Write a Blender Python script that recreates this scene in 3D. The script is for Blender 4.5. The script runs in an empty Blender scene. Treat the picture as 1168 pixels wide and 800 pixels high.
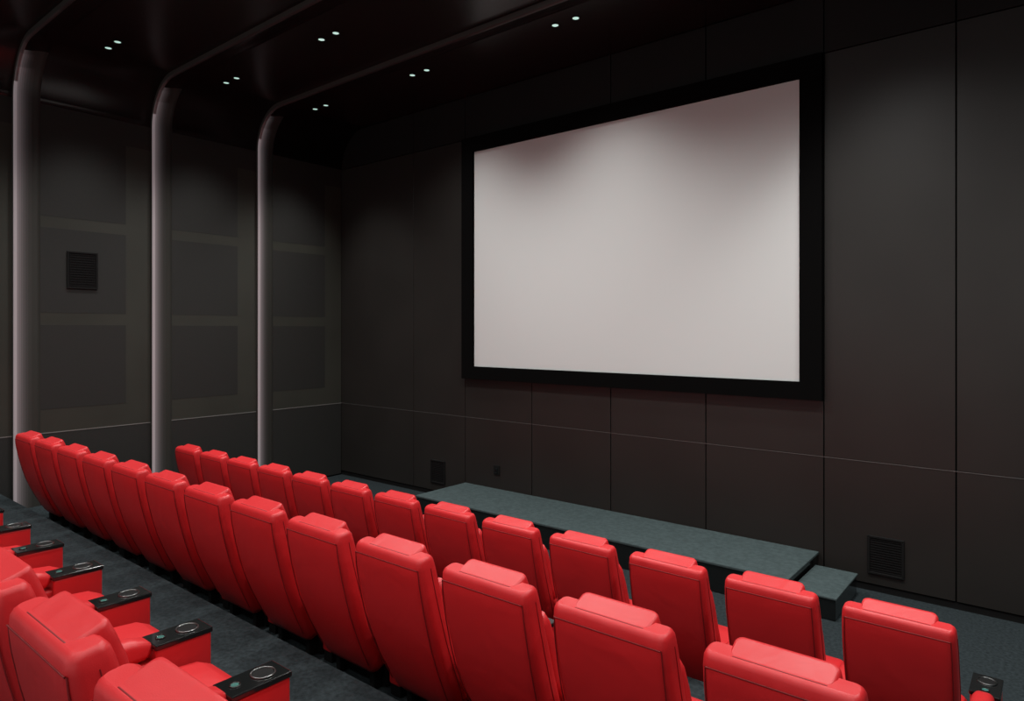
import bpy, bmesh, math, random
from mathutils import Vector, Matrix
random.seed(3)
H=2.3; W=6.617; XL=-8.876; XR=2.6; HC=5.4; YB=-3.2
RC=0.57
S=bpy.context.scene
S.view_settings.view_transform='Standard'
S.view_settings.look='None'

# ---------------- materials ----------------
def mat(name,col,rough=.5,metal=0,spec=.5,noise=0,nscale=20,bump=0,bscale=200,emis=None,estr=0,coat=0,crease=0):
    m=bpy.data.materials.new(name); m.use_nodes=True
    nt=m.node_tree; b=nt.nodes['Principled BSDF']
    b.inputs['Base Color'].default_value=(*col,1)
    b.inputs['Roughness'].default_value=rough
    b.inputs['Metallic'].default_value=metal
    b.inputs['Specular IOR Level'].default_value=spec
    b.inputs['Coat Weight'].default_value=coat
    tc=nt.nodes.new('ShaderNodeTexCoord')
    if noise:
        n=nt.nodes.new('ShaderNodeTexNoise'); n.inputs['Scale'].default_value=nscale; n.inputs['Detail'].default_value=6
        nt.links.new(tc.outputs['Object'],n.inputs['Vector'])
        r=nt.nodes.new('ShaderNodeValToRGB')
        r.color_ramp.elements[0].position=.3; r.color_ramp.elements[1].position=.7
        r.color_ramp.elements[0].color=(*[c*(1-noise) for c in col],1)
        r.color_ramp.elements[1].color=(*[min(1,c*(1+noise)) for c in col],1)
        nt.links.new(n.outputs['Fac'],r.inputs['Fac']); nt.links.new(r.outputs['Color'],b.inputs['Base Color'])
    last=None
    if crease:
        # soft upholstery wrinkles, different on every seat
        oi=nt.nodes.new('ShaderNodeObjectInfo'); va=nt.nodes.new('ShaderNodeVectorMath'); va.operation='ADD'
        sc=nt.nodes.new('ShaderNodeMath'); sc.operation='MULTIPLY'; sc.inputs[1].default_value=50
        nt.links.new(oi.outputs['Random'],sc.inputs[0])
        nt.links.new(tc.outputs['Object'],va.inputs[0]); nt.links.new(sc.outputs[0],va.inputs[1])
        n=nt.nodes.new('ShaderNodeTexNoise'); n.inputs['Scale'].default_value=5; n.inputs['Detail'].default_value=2; n.inputs['Distortion'].default_value=.6
        nt.links.new(va.outputs[0],n.inputs['Vector'])
        bp=nt.nodes.new('ShaderNodeBump'); bp.inputs['Strength'].default_value=crease; bp.inputs['Distance'].default_value=.03
        nt.links.new(n.outputs['Fac'],bp.inputs['Height']); last=bp
    if bump:
        n=nt.nodes.new('ShaderNodeTexNoise'); n.inputs['Scale'].default_value=bscale; n.inputs['Detail'].default_value=3
        nt.links.new(tc.outputs['Object'],n.inputs['Vector'])
        bp=nt.nodes.new('ShaderNodeBump'); bp.inputs['Strength'].default_value=bump; bp.inputs['Distance'].default_value=.005
        nt.links.new(n.outputs['Fac'],bp.inputs['Height'])
        if last: nt.links.new(last.outputs['Normal'],bp.inputs['Normal'])
        last=bp
    if last: nt.links.new(last.outputs['Normal'],b.inputs['Normal'])
    if emis:
        b.inputs['Emission Color'].default_value=(*emis,1); b.inputs['Emission Strength'].default_value=estr
    return m
M_red=mat('red_leather',(.58,.021,.025),.40,bump=.12,bscale=350,spec=.42,crease=.25)
M_seam=mat('red_stitching',(.20,.005,.007),.6)
M_redrug=mat('seat_side_leather',(.53,.018,.021),.44,crease=.15)
M_blk=mat('black_gloss',(.008,.009,.009),.12,coat=.4)
M_blkm=mat('black_matte',(.006,.006,.006),.8,spec=.2)
M_chrome=mat('chrome',(.22,.23,.23),.28,metal=1)
M_btn=mat('teal_button',(.04,.14,.12),.3)
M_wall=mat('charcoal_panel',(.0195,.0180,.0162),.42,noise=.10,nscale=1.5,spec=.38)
M_wallshade=mat('charcoal_panel_painted_shade',(.008,.0072,.0068),.6,noise=.10,nscale=1.5,spec=.25)  # darker copy of the charcoal panel; shade of the upper wall painted in
M_gap=mat('panel_gap',(.0015,.0015,.0015),.9,spec=.05)
M_trim=mat('trim_metal',(.12,.12,.115),.4,metal=.3)
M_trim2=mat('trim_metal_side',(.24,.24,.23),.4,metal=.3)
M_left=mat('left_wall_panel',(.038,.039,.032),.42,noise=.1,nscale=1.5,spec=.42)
M_fab=mat('acoustic_fabric',(.0205,.0208,.019),.6,noise=.10,nscale=60,bump=.1,bscale=500,spec=.4)
M_ceil=mat('ceiling_gloss',(.012,.006,.006),.27,spec=.5)
M_ribglow=mat('rib_painted_highlight',(.28,.245,.25),.4,spec=.4,emis=(.85,.72,.76),estr=.14)  # rib edge highlight put into the material as colour and emission
# painted glow: the edge highlight fades in steps into the wall colour
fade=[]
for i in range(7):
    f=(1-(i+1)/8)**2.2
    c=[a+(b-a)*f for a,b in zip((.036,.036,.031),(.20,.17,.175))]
    fade.append(mat('rib_painted_glow_fade',tuple(c),.42,spec=.40,emis=(.85,.72,.76),estr=.10*f))
dim=[mat('rib_painted_highlight_dim',tuple(a+(b-a)*f for a,b in zip((.020,.013,.013),(.20,.17,.175))),.38,spec=.45) for f in (1,.75,.5,.3,.18,.1,.04)]  # same painted highlight, darkened step by step round the bend
M_carpet=mat('carpet',(.024,.032,.035),.95,spec=.1,noise=.35,nscale=45,bump=.5,bscale=300)
M_stage=mat('stage_carpet',(.056,.078,.080),.9,spec=.15,noise=.2,nscale=25,bump=.3,bscale=300)
M_frame=mat('velvet_black',(.003,.003,.003),.95,spec=.05)
M_screen=mat('screen_fabric',(.665,.695,.685),.9,spec=.1)
M_lamp=mat('lamp_glow',(1,1,1),.5,emis=(.50,.85,.74),estr=.85)

# ---------------- helpers ----------------
def box(bm,x0,x1,y0,y1,z0,z1,mi=0,bev=0,seg=2):
    r=bmesh.ops.create_cube(bm,size=1)
    vs=r['verts']
    for v in vs:
        v.co=Vector(((x0+x1)/2+v.co.x*(x1-x0),(y0+y1)/2+v.co.y*(y1-y0),(z0+z1)/2+v.co.z*(z1-z0)))
    fs=set(f for v in vs for f in v.link_faces)
    for f in fs: f.material_index=mi
    if bev:
        es=list(set(e for v in vs for e in v.link_edges))
        rr=bmesh.ops.bevel(bm,geom=es,offset=bev,segments=seg,affect='EDGES',profile=.5)
        for f in rr['faces']: f.material_index=mi
def rrect(w,t,r,n=5):
    r=min(r,w/2*.98,t/2*.98); pts=[]
    for cx,cy,a0 in ((w/2-r,t/2-r,0),(-w/2+r,t/2-r,90),(-w/2+r,-t/2+r,180),(w/2-r,-t/2+r,270)):
        for i in range(n+1):
            a=math.radians(a0+90*i/n); pts.append((cx+r*math.cos(a),cy+r*math.sin(a)))
    return pts
def loft(bm,secs,mi=0,x0=0):
    rings=[]
    for i,(y,z,w,t,r) in enumerate(secs):
        a=secs[max(0,i-1)]; b=secs[min(len(secs)-1,i+1)]
        d=Vector((0,b[0]-a[0],b[1]-a[1])).normalized()
        nrm=Vector((0,d.z,-d.y))
        rings.append([bm.verts.new(Vector((x0,y,z))+Vector((px,0,0))+nrm*py) for px,py in rrect(w,t,r)])
    n=len(rings[0])
    for a,b in zip(rings,rings[1:]):
        for i in range(n):
            f=bm.faces.new((a[i],a[(i+1)%n],b[(i+1)%n],b[i])); f.material_index=mi; f.smooth=True
    f=bm.faces.new(rings[0][::-1]); f.material_index=mi
    f=bm.faces.new(rings[-1]); f.material_index=mi
def tube(bm,pts,r,mi=0,n=6,closed=False):
    rings=[]
    P=[Vector(p) for p in pts]; N=len(P)
    for i in range(N):
        a=P[i-1] if (i>0 or closed) else P[i]; b=P[(i+1)%N] if (i<N-1 or closed) else P[i]
        d=(b-a).normalized()
        up=Vector((0,0,1)) if abs(d.z)<.9 else Vector((0,1,0))
        u=d.cross(up).normalized(); v=d.cross(u)
        rings.append([bm.verts.new(P[i]+u*r*math.cos(k*2*math.pi/n)+v*r*math.sin(k*2*math.pi/n)) for k in range(n)])
    R=range(N if closed else N-1)
    for i in R:
        a=rings[i]; b=rings[(i+1)%N]
        for k in range(n):
            f=bm.faces.new((a[k],a[(k+1)%n],b[(k+1)%n],b[k])); f.material_index=mi; f.smooth=True
def cyl(bm,x,y,z0,z1,r,mi=0,n=24,r2=None):
    rr=bmesh.ops.create_cone(bm,cap_ends=True,segments=n,radius1=r,radius2=r if r2 is None else r2,depth=z1-z0)
    for v in rr['verts']: v.co+=Vector((x,y,(z0+z1)/2))
    for f in set(f for v in rr['verts'] for f in v.link_faces): f.material_index=mi
def mkmesh(bm,name,mats):
    bmesh.ops.recalc_face_normals(bm,faces=bm.faces)
    me=bpy.data.meshes.new(name); bm.to_mesh(me); bm.free()
    for m in mats: me.materials.append(m)
    return me
def add(name,me,loc=(0,0,0),parent=None):
    o=bpy.data.objects.new(name,me); o.location=loc; S.collection.objects.link(o)
    if parent: o.parent=parent
    return o

# ---------------- room ----------------
bm=bmesh.new()
T=.33; T2=.615; E1=3.60; E2=2.05; E3=.51
lev=[(E1,W+.2,0),(E2,E1,T),(E3,E2,T2),(YB,E3,.93)]
for y0,y1,z in lev:
    box(bm,XL-.2,XR+.2,y0,y1,-.3,z,0)
add('floor',mkmesh(bm,'floor',[M_carpet,M_blkm]))

SEAM=1.135; FB=1.65; FT=4.83
xs=[XL,-7.19,-6.18,-5.06,-3.94,-2.82,-1.69,-.673,.36,1.4,XR]
bm=bmesh.new()
box(bm,XL-.2,XR+.2,W+.0,W+.25,-.3,HC+.3,1)
g=.005
def panel(x0,x1,z0,z1,mi=0): box(bm,x0+g,x1-g,W-.022,W+.003,z0+g,z1-g,mi,.002,1)
for a,b in zip(xs,xs[1:]):
    mid=(a+b)/2
    panel(a,b,.06,SEAM)
    if -6.18<mid<-1.69: panel(a,b,SEAM,FB)
    else: panel(a,b,SEAM,FT)
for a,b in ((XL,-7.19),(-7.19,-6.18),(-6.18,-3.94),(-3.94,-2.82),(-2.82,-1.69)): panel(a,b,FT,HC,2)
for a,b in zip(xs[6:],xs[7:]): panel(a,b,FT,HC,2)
panel(-6.18,-1.69,FB,FT)
add('wall_front',mkmesh(bm,'wall_front',[M_wall,M_gap,M_wallshade]))
bm=bmesh.new()
box(bm,XL+.002,XR,W-.025,W-.0225,SEAM-.003,SEAM+.003,0)
add('trim_1',mkmesh(bm,'trim_1',[M_trim]))
bm=bmesh.new(); box(bm,XL+.002,XR,W-.012,W-.001,.001,.055,0)
add('baseboard_front',mkmesh(bm,'bbf',[M_blkm]))

bm=bmesh.new()
box(bm,XL-.3,XL,YB,W+.0,-.3,4.83,1)
RIBS=[-2.02,-.59,.84,2.27,3.71,5.14]
edges=[YB]+RIBS+[W-.03]
for a,b in zip(edges,edges[1:]):
    box(bm,XL-.003,XL+.02,a+.003,b-.003,SEAM+.004,4.54,0)
    box(bm,XL-.003,XL+.02,a+.003,b-.003,4.54,4.83,2)  # fabric tone reused here to paint the bay top falling into shade
    box(bm,XL-.003,XL+.02,a+.003,b-.003,.02,SEAM-.004,2,.002,1)
for r in RIBS:
    for z0,z1 in ((1.40,2.35),(2.49,3.45),(3.58,4.54)):
        box(bm,XL+.017,XL+.0215,r+.2,r+1.14,z0,z1,2)
add('wall_left',mkmesh(bm,'wall_left',[M_left,M_gap,M_fab]))
bm=bmesh.new(); box(bm,XL+.0205,XL+.023,YB,W-.03,SEAM-.005,SEAM+.005,0)
add('trim_2',mkmesh(bm,'trim_2',[M_trim2]))

bm=bmesh.new()
prof=[]
for i in range(15):
    a=math.radians(90*i/14); prof.append((XL+.02+RC-RC*math.cos(a),4.83+RC*math.sin(a)))
prof.append((XR+.2,HC)); outer=[(XR+.2,HC+.3),(XL-.3,HC+.3),(XL-.3,4.83)]
ring=prof+outer
va=[bm.verts.new((x,YB,z)) for x,z in ring]; vb=[bm.verts.new((x,W,z)) for x,z in ring]
for i in range(len(ring)):
    j=(i+1)%len(ring); f=bm.faces.new((va[i],va[j],vb[j],vb[i])); f.smooth=i<14
bm.faces.new(va); bm.faces.new(vb[::-1])
add('ceiling',mkmesh(bm,'ceiling',[M_ceil]))
bm=bmesh.new(); box(bm,XR,XR+.2,YB,W,-.3,HC,0)
add('wall_right',mkmesh(bm,'wall_right',[M_wall]))

def base_z(y):
    for y0,y1,z in lev:
        if y0<=y-.05 and y+.16<=y1: return z
    return 0
def rib(y):
    bm=bmesh.new()
    path=[(XL+.02,z0) for z0 in (base_z(y),4.80)]
    path+= [(XL+.02+RC-RC*math.cos(math.radians(a)),4.83+RC*math.sin(math.radians(a))) for a in range(0,91,6)]
    nc=len(path)
    path+=[(x,HC) for x in (-8.1,-7.8,-7.4,-6.8,-6,-3,XR)]
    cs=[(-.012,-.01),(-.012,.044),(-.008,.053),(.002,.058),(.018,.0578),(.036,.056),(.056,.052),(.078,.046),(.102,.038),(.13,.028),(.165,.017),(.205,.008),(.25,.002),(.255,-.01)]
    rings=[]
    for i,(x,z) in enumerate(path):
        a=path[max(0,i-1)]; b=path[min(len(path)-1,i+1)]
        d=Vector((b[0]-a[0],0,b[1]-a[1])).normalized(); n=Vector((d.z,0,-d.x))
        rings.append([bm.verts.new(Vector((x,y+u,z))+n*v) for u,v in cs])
    # slots: 0 painted highlight, 1-7 painted glow fade, 8-14 highlight dimmed towards ceiling, 15 ceiling
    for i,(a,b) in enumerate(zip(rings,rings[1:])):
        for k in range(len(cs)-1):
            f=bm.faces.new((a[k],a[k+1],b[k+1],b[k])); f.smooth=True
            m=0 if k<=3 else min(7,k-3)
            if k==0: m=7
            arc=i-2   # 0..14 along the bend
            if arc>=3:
                step=min(6,(arc-3)//3)        # painted highlight dims through the bend
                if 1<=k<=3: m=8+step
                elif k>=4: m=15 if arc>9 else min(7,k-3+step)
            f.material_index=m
    return mkmesh(bm,'rib',[M_ribglow]+fade+dim+[M_ceil])
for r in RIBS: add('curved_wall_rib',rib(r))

# screen
bm=bmesh.new()
X0,X1,Z0,Z1=-6.18,-1.69,1.65,4.82
x0,x1,z0,z1=-5.985,-1.885,1.815,4.63
yF=W-.024
def ringbox(bm,X0,X1,Z0,Z1,x0,x1,z0,z1,yb,yf,mi):
    o=[(X0,Z0),(X1,Z0),(X1,Z1),(X0,Z1)]; n=[(x0,z0),(x1,z0),(x1,z1),(x0,z1)]
    V=[[bm.verts.new((x,y,z)) for x,z in L] for L,y in ((o,yb),(o,yf),(n,yf-.0),(n,yb))]
    for A,B in ((0,1),(1,2),(2,3),(3,0)):
        for i in range(4):
            j=(i+1)%4; f=bm.faces.new((V[A][i],V[A][j],V[B][j],V[B][i])); f.material_index=mi
ringbox(bm,X0,X1,Z0,Z1,x0,x1,z0,z1,yF,yF-.07,0)
box(bm,x0-.01,x1+.01,yF-.03,yF-.02,z0-.01,z1+.01,1)
add('projection_screen',mkmesh(bm,'screen',[M_frame,M_screen]))

bm=bmesh.new()
box(bm,-6.16,-1.74,5.70,W-.03,.002,.235,1,.004,1)
box(bm,-6.17,-1.73,5.69,W-.03,.235,.26,0,.006,2)
add('stage_platform',mkmesh(bm,'stage',[M_stage,M_blk]))
bm=bmesh.new()
box(bm,-1.72,-1.38,5.72,6.42,.002,.165,1,.004,1)
box(bm,-1.72,-1.37,5.71,6.43,.165,.185,0,.006,2)
add('stage_step',mkmesh(bm,'step',[M_stage,M_blk]))

def vent(w,h):
    bm=bmesh.new()
    box(bm,-w/2,w/2,-.008,.0,-h/2,h/2,0,.002,1)
    t=.02
    box(bm,-w/2,w/2,-.018,-.006,h/2-t,h/2,0,.003,1); box(bm,-w/2,w/2,-.018,-.006,-h/2,-h/2+t,0,.003,1)
    box(bm,-w/2,-w/2+t,-.018,-.006,-h/2+t,h/2-t,0,.003,1); box(bm,w/2-t,w/2,-.018,-.006,-h/2+t,h/2-t,0,.003,1)
    n=14
    for i in range(n):
        z=-h/2+t+(h-2*t)*(i+.5)/n
        box(bm,-w/2+t,w/2-t,-.013,-.006,z-.004,z+.004,0)
    return mkmesh(bm,'vent',[M_blkm])
add('wall_vent',vent(.28,.32),(-6.69,W-.0225,.332))
add('wall_vent',vent(.285,.335),(-1.186,W-.0225,.325))
o=add('wall_speaker_grille',vent(.32,.43),(XL+.0215,2.937,2.986)); o.rotation_euler=(0,0,math.radians(90))
bm=bmesh.new()
box(bm,-.05,.05,-.012,0,-.06,.06,0,.004,2); box(bm,-.02,.02,-.02,-.011,-.01,.025,1,.002,1); box(bm,-.02,.02,-.016,-.011,-.04,-.02,1)
add('wall_socket',mkmesh(bm,'socket',[M_blkm,M_blk]),(-5.62,W-.0225,.496))

# ---------------- seats ----------------
def seat_mesh(left_arm=False):
    bm=bmesh.new()
    def bk(L): return [(y-.035,.12+(z-.13)*.925,w,t,r) for y,z,w,t,r in L]
    B=bk([(.335,.13,.34,.06,.03),(.33,.14,.40,.10,.04),(.315,.18,.43,.13,.045),(.275,.28,.455,.145,.05),(.225,.40,.475,.15,.05),(.175,.54,.488,.15,.05),
       (.135,.68,.492,.145,.05),(.105,.80,.490,.135,.045),(.085,.89,.487,.125,.042),(.074,.95,.482,.115,.038),(.070,.985,.476,.10,.033),(.069,.998,.466,.085,.03),(.068,1.006,.448,.06,.02)])
    loft(bm,B,0)
    for sx in (-1,1):
        loft(bm,bk([(.36,.36,.05,.05,.02),(.33,.40,.07,.08,.03),(.27,.55,.07,.09,.03),(.225,.70,.07,.085,.03),(.195,.80,.06,.07,.025),(.18,.85,.04,.04,.02)]),0,sx*.19)
    # headrest pad, wraps over the top
    loft(bm,bk([(.215,.62,.30,.03,.014),(.198,.66,.33,.06,.028),(.170,.78,.338,.08,.03),(.140,.90,.336,.09,.032),(.112,.965,.332,.10,.03),(.094,1.0,.326,.106,.028),(.088,1.011,.318,.100,.026),(.086,1.017,.300,.080,.02)]),0)
    loft(bm,bk([(.37,.40,.28,.03,.014),(.345,.44,.31,.07,.03),(.29,.56,.31,.07,.03),(.265,.62,.29,.04,.02)]),0)
    def rear(z):
        for a,b in zip(B,B[1:]):
            if a[1]<=z<=b[1]:
                f=(z-a[1])/(b[1]-a[1]); y=a[0]+(b[0]-a[0])*f; t=a[3]+(b[3]-a[3])*f; w=a[2]+(b[2]-a[2])*f
                dy=b[0]-a[0]; dz=b[1]-a[1]; L=math.hypot(dy,dz)
                return y-t/2*dz/L, z+ t/2*dy/L, w
        return B[-1][0],z,B[-1][2]
    y,z,w=rear(.885)
    tube(bm,[(x*(w/2-.02),y-.0003,z) for x in (-1,-.5,0,.5,1)],.0026,1)
    # ridge seam of the head pad
    tube(bm,[(-.148,.012,.922),(-.14,.0075,.926),(0,.0075,.926),(.14,.0075,.926),(.148,.012,.922)],.0024,1)
    for sx in (-1,1):
        pts=[]
        for zz in (.2,.3,.4,.5,.6,.7,.8,.84,.885):
            y,z,w=rear(zz); pts.append((sx*(w/2-.018),y+.0035,z))
        tube(bm,pts,.0026,1)
        pts=[]
        for a in B[2:-3]: pts.append((sx*(a[2]/2+.0003),a[0]+.01,a[1]))
        tube(bm,pts,.002,1)
    # cushion
    loft(bm,[(.22,.20,.38,.10,.04),(.25,.202,.42,.15,.05),(.33,.21,.44,.17,.055),(.5,.218,.445,.175,.055),(.67,.225,.445,.175,.055),(.77,.222,.44,.165,.055),(.815,.215,.42,.13,.05),(.83,.21,.38,.08,.035)],0)
    box(bm,-.205,.205,.75,.81,.05,.16,2,.02,3)
    box(bm,-.20,.20,.33,.75,.0,.16,4,.01,1)
    for sx in (-1,1): box(bm,sx*.15-.02,sx*.15+.02,.27,.37,.0,.2,4,.004,1)
    arms=[.30]+([-.30] if left_arm else [])
    for ax in arms:
        box(bm,ax-.045,ax+.045,.30,.84,.06,.33,2,.015,3)
        box(bm,ax-.038,ax+.038,.31,.82,.0,.07,4)
        loft(bm,[(.18,.375,.06,.05,.02),(.195,.38,.085,.085,.03),(.27,.388,.096,.10,.035),(.42,.39,.10,.105,.035),(.55,.388,.098,.10,.035),(.61,.38,.09,.08,.03),(.63,.375,.07,.05,.02)],0,ax)
        box(bm,ax-.064,ax+.064,.635,.865,.06,.382,2,.008,2)
        box(bm,ax-.069,ax+.069,.63,.87,.380,.402,3,.005,2)
        cyl(bm,ax,.79,.400,.4035,.047,3,28); cyl(bm,ax,.79,.403,.4045,.038,4,28)
        tube(bm,[(ax+.043*math.cos(k*math.pi/14),.79+.043*math.sin(k*math.pi/14),.405) for k in range(28)],.003,5,6,True)
        cyl(bm,ax,.68,.401,.405,.014,6,16)
        tube(bm,[(ax+.018*math.cos(k*math.pi/8),.68+.018*math.sin(k*math.pi/8),.404) for k in range(16)],.0025,3,6,True)
    return mkmesh(bm,'cinema_seat',[M_red,M_seam,M_redrug,M_blk,M_blkm,M_chrome,M_btn])
SM=seat_mesh(); SML=seat_mesh(True)
rows=[(3.645,-.863,0,13),(2.105,-.924,T,13),(.575,-1.06,T2,12)]
for Y,x0s,z,n in rows:
    for i in range(n):
        add('cinema_seat',SML if i==n-1 else SM,(x0s-.6*i+.25,Y,z))

# ---------------- downlights ----------------
def dl_mesh():
    bm=bmesh.new()
    for dx in (-.125,.125):
        tube(bm,[(dx+.038*math.cos(k*math.pi/12),.038*math.sin(k*math.pi/12),-.004) for k in range(24)],.006,0,6,True)
        cyl(bm,dx,0,-.006,-.001,.032,1,20)
    return mkmesh(bm,'downlight',[M_blkm,M_lamp])
DM=dl_mesh()
for X in (-8.0,-6.0,-3.87,-1.35,.9):
    for Y in (5.6,4.3,2.95,1.5,0,-1.5):
        o=add('ceiling_downlight',DM,(X,Y,HC))
        l=bpy.data.lights.new('downlight_lamp','SPOT')
        if Y>5:
            if X in (-6.0,-3.87): l.energy=72; sz=125
            else: l.energy=210; sz=88
        elif X<-7: l.energy=155; sz=92
        elif Y>4: l.energy=235; sz=148
        else: l.energy=95; sz=130
        l.spot_size=math.radians(sz); l.spot_blend=1; l.shadow_soft_size=.15
        l.color=(1,.985,.96)
        lo=bpy.data.objects.new('lamp',l); S.collection.objects.link(lo); lo.parent=o; lo.location=(0,0,-.16)

w=bpy.data.worlds.new('world'); S.world=w; w.use_nodes=True
w.node_tree.nodes['Background'].inputs['Color'].default_value=(1,.985,.97,1)
w.node_tree.nodes['Background'].inputs['Strength'].default_value=.67

cd=bpy.data.cameras.new('camera'); cam=bpy.data.objects.new('camera',cd); S.collection.objects.link(cam)
cd.sensor_width=36; cd.sensor_fit='HORIZONTAL'; cd.lens=36*770/1168; cd.shift_y=-24/1168; cd.clip_start=.05
cam.location=(0,0,H); cam.rotation_euler=(math.radians(90),0,math.atan2(.6317,.7754))
S.camera=cam
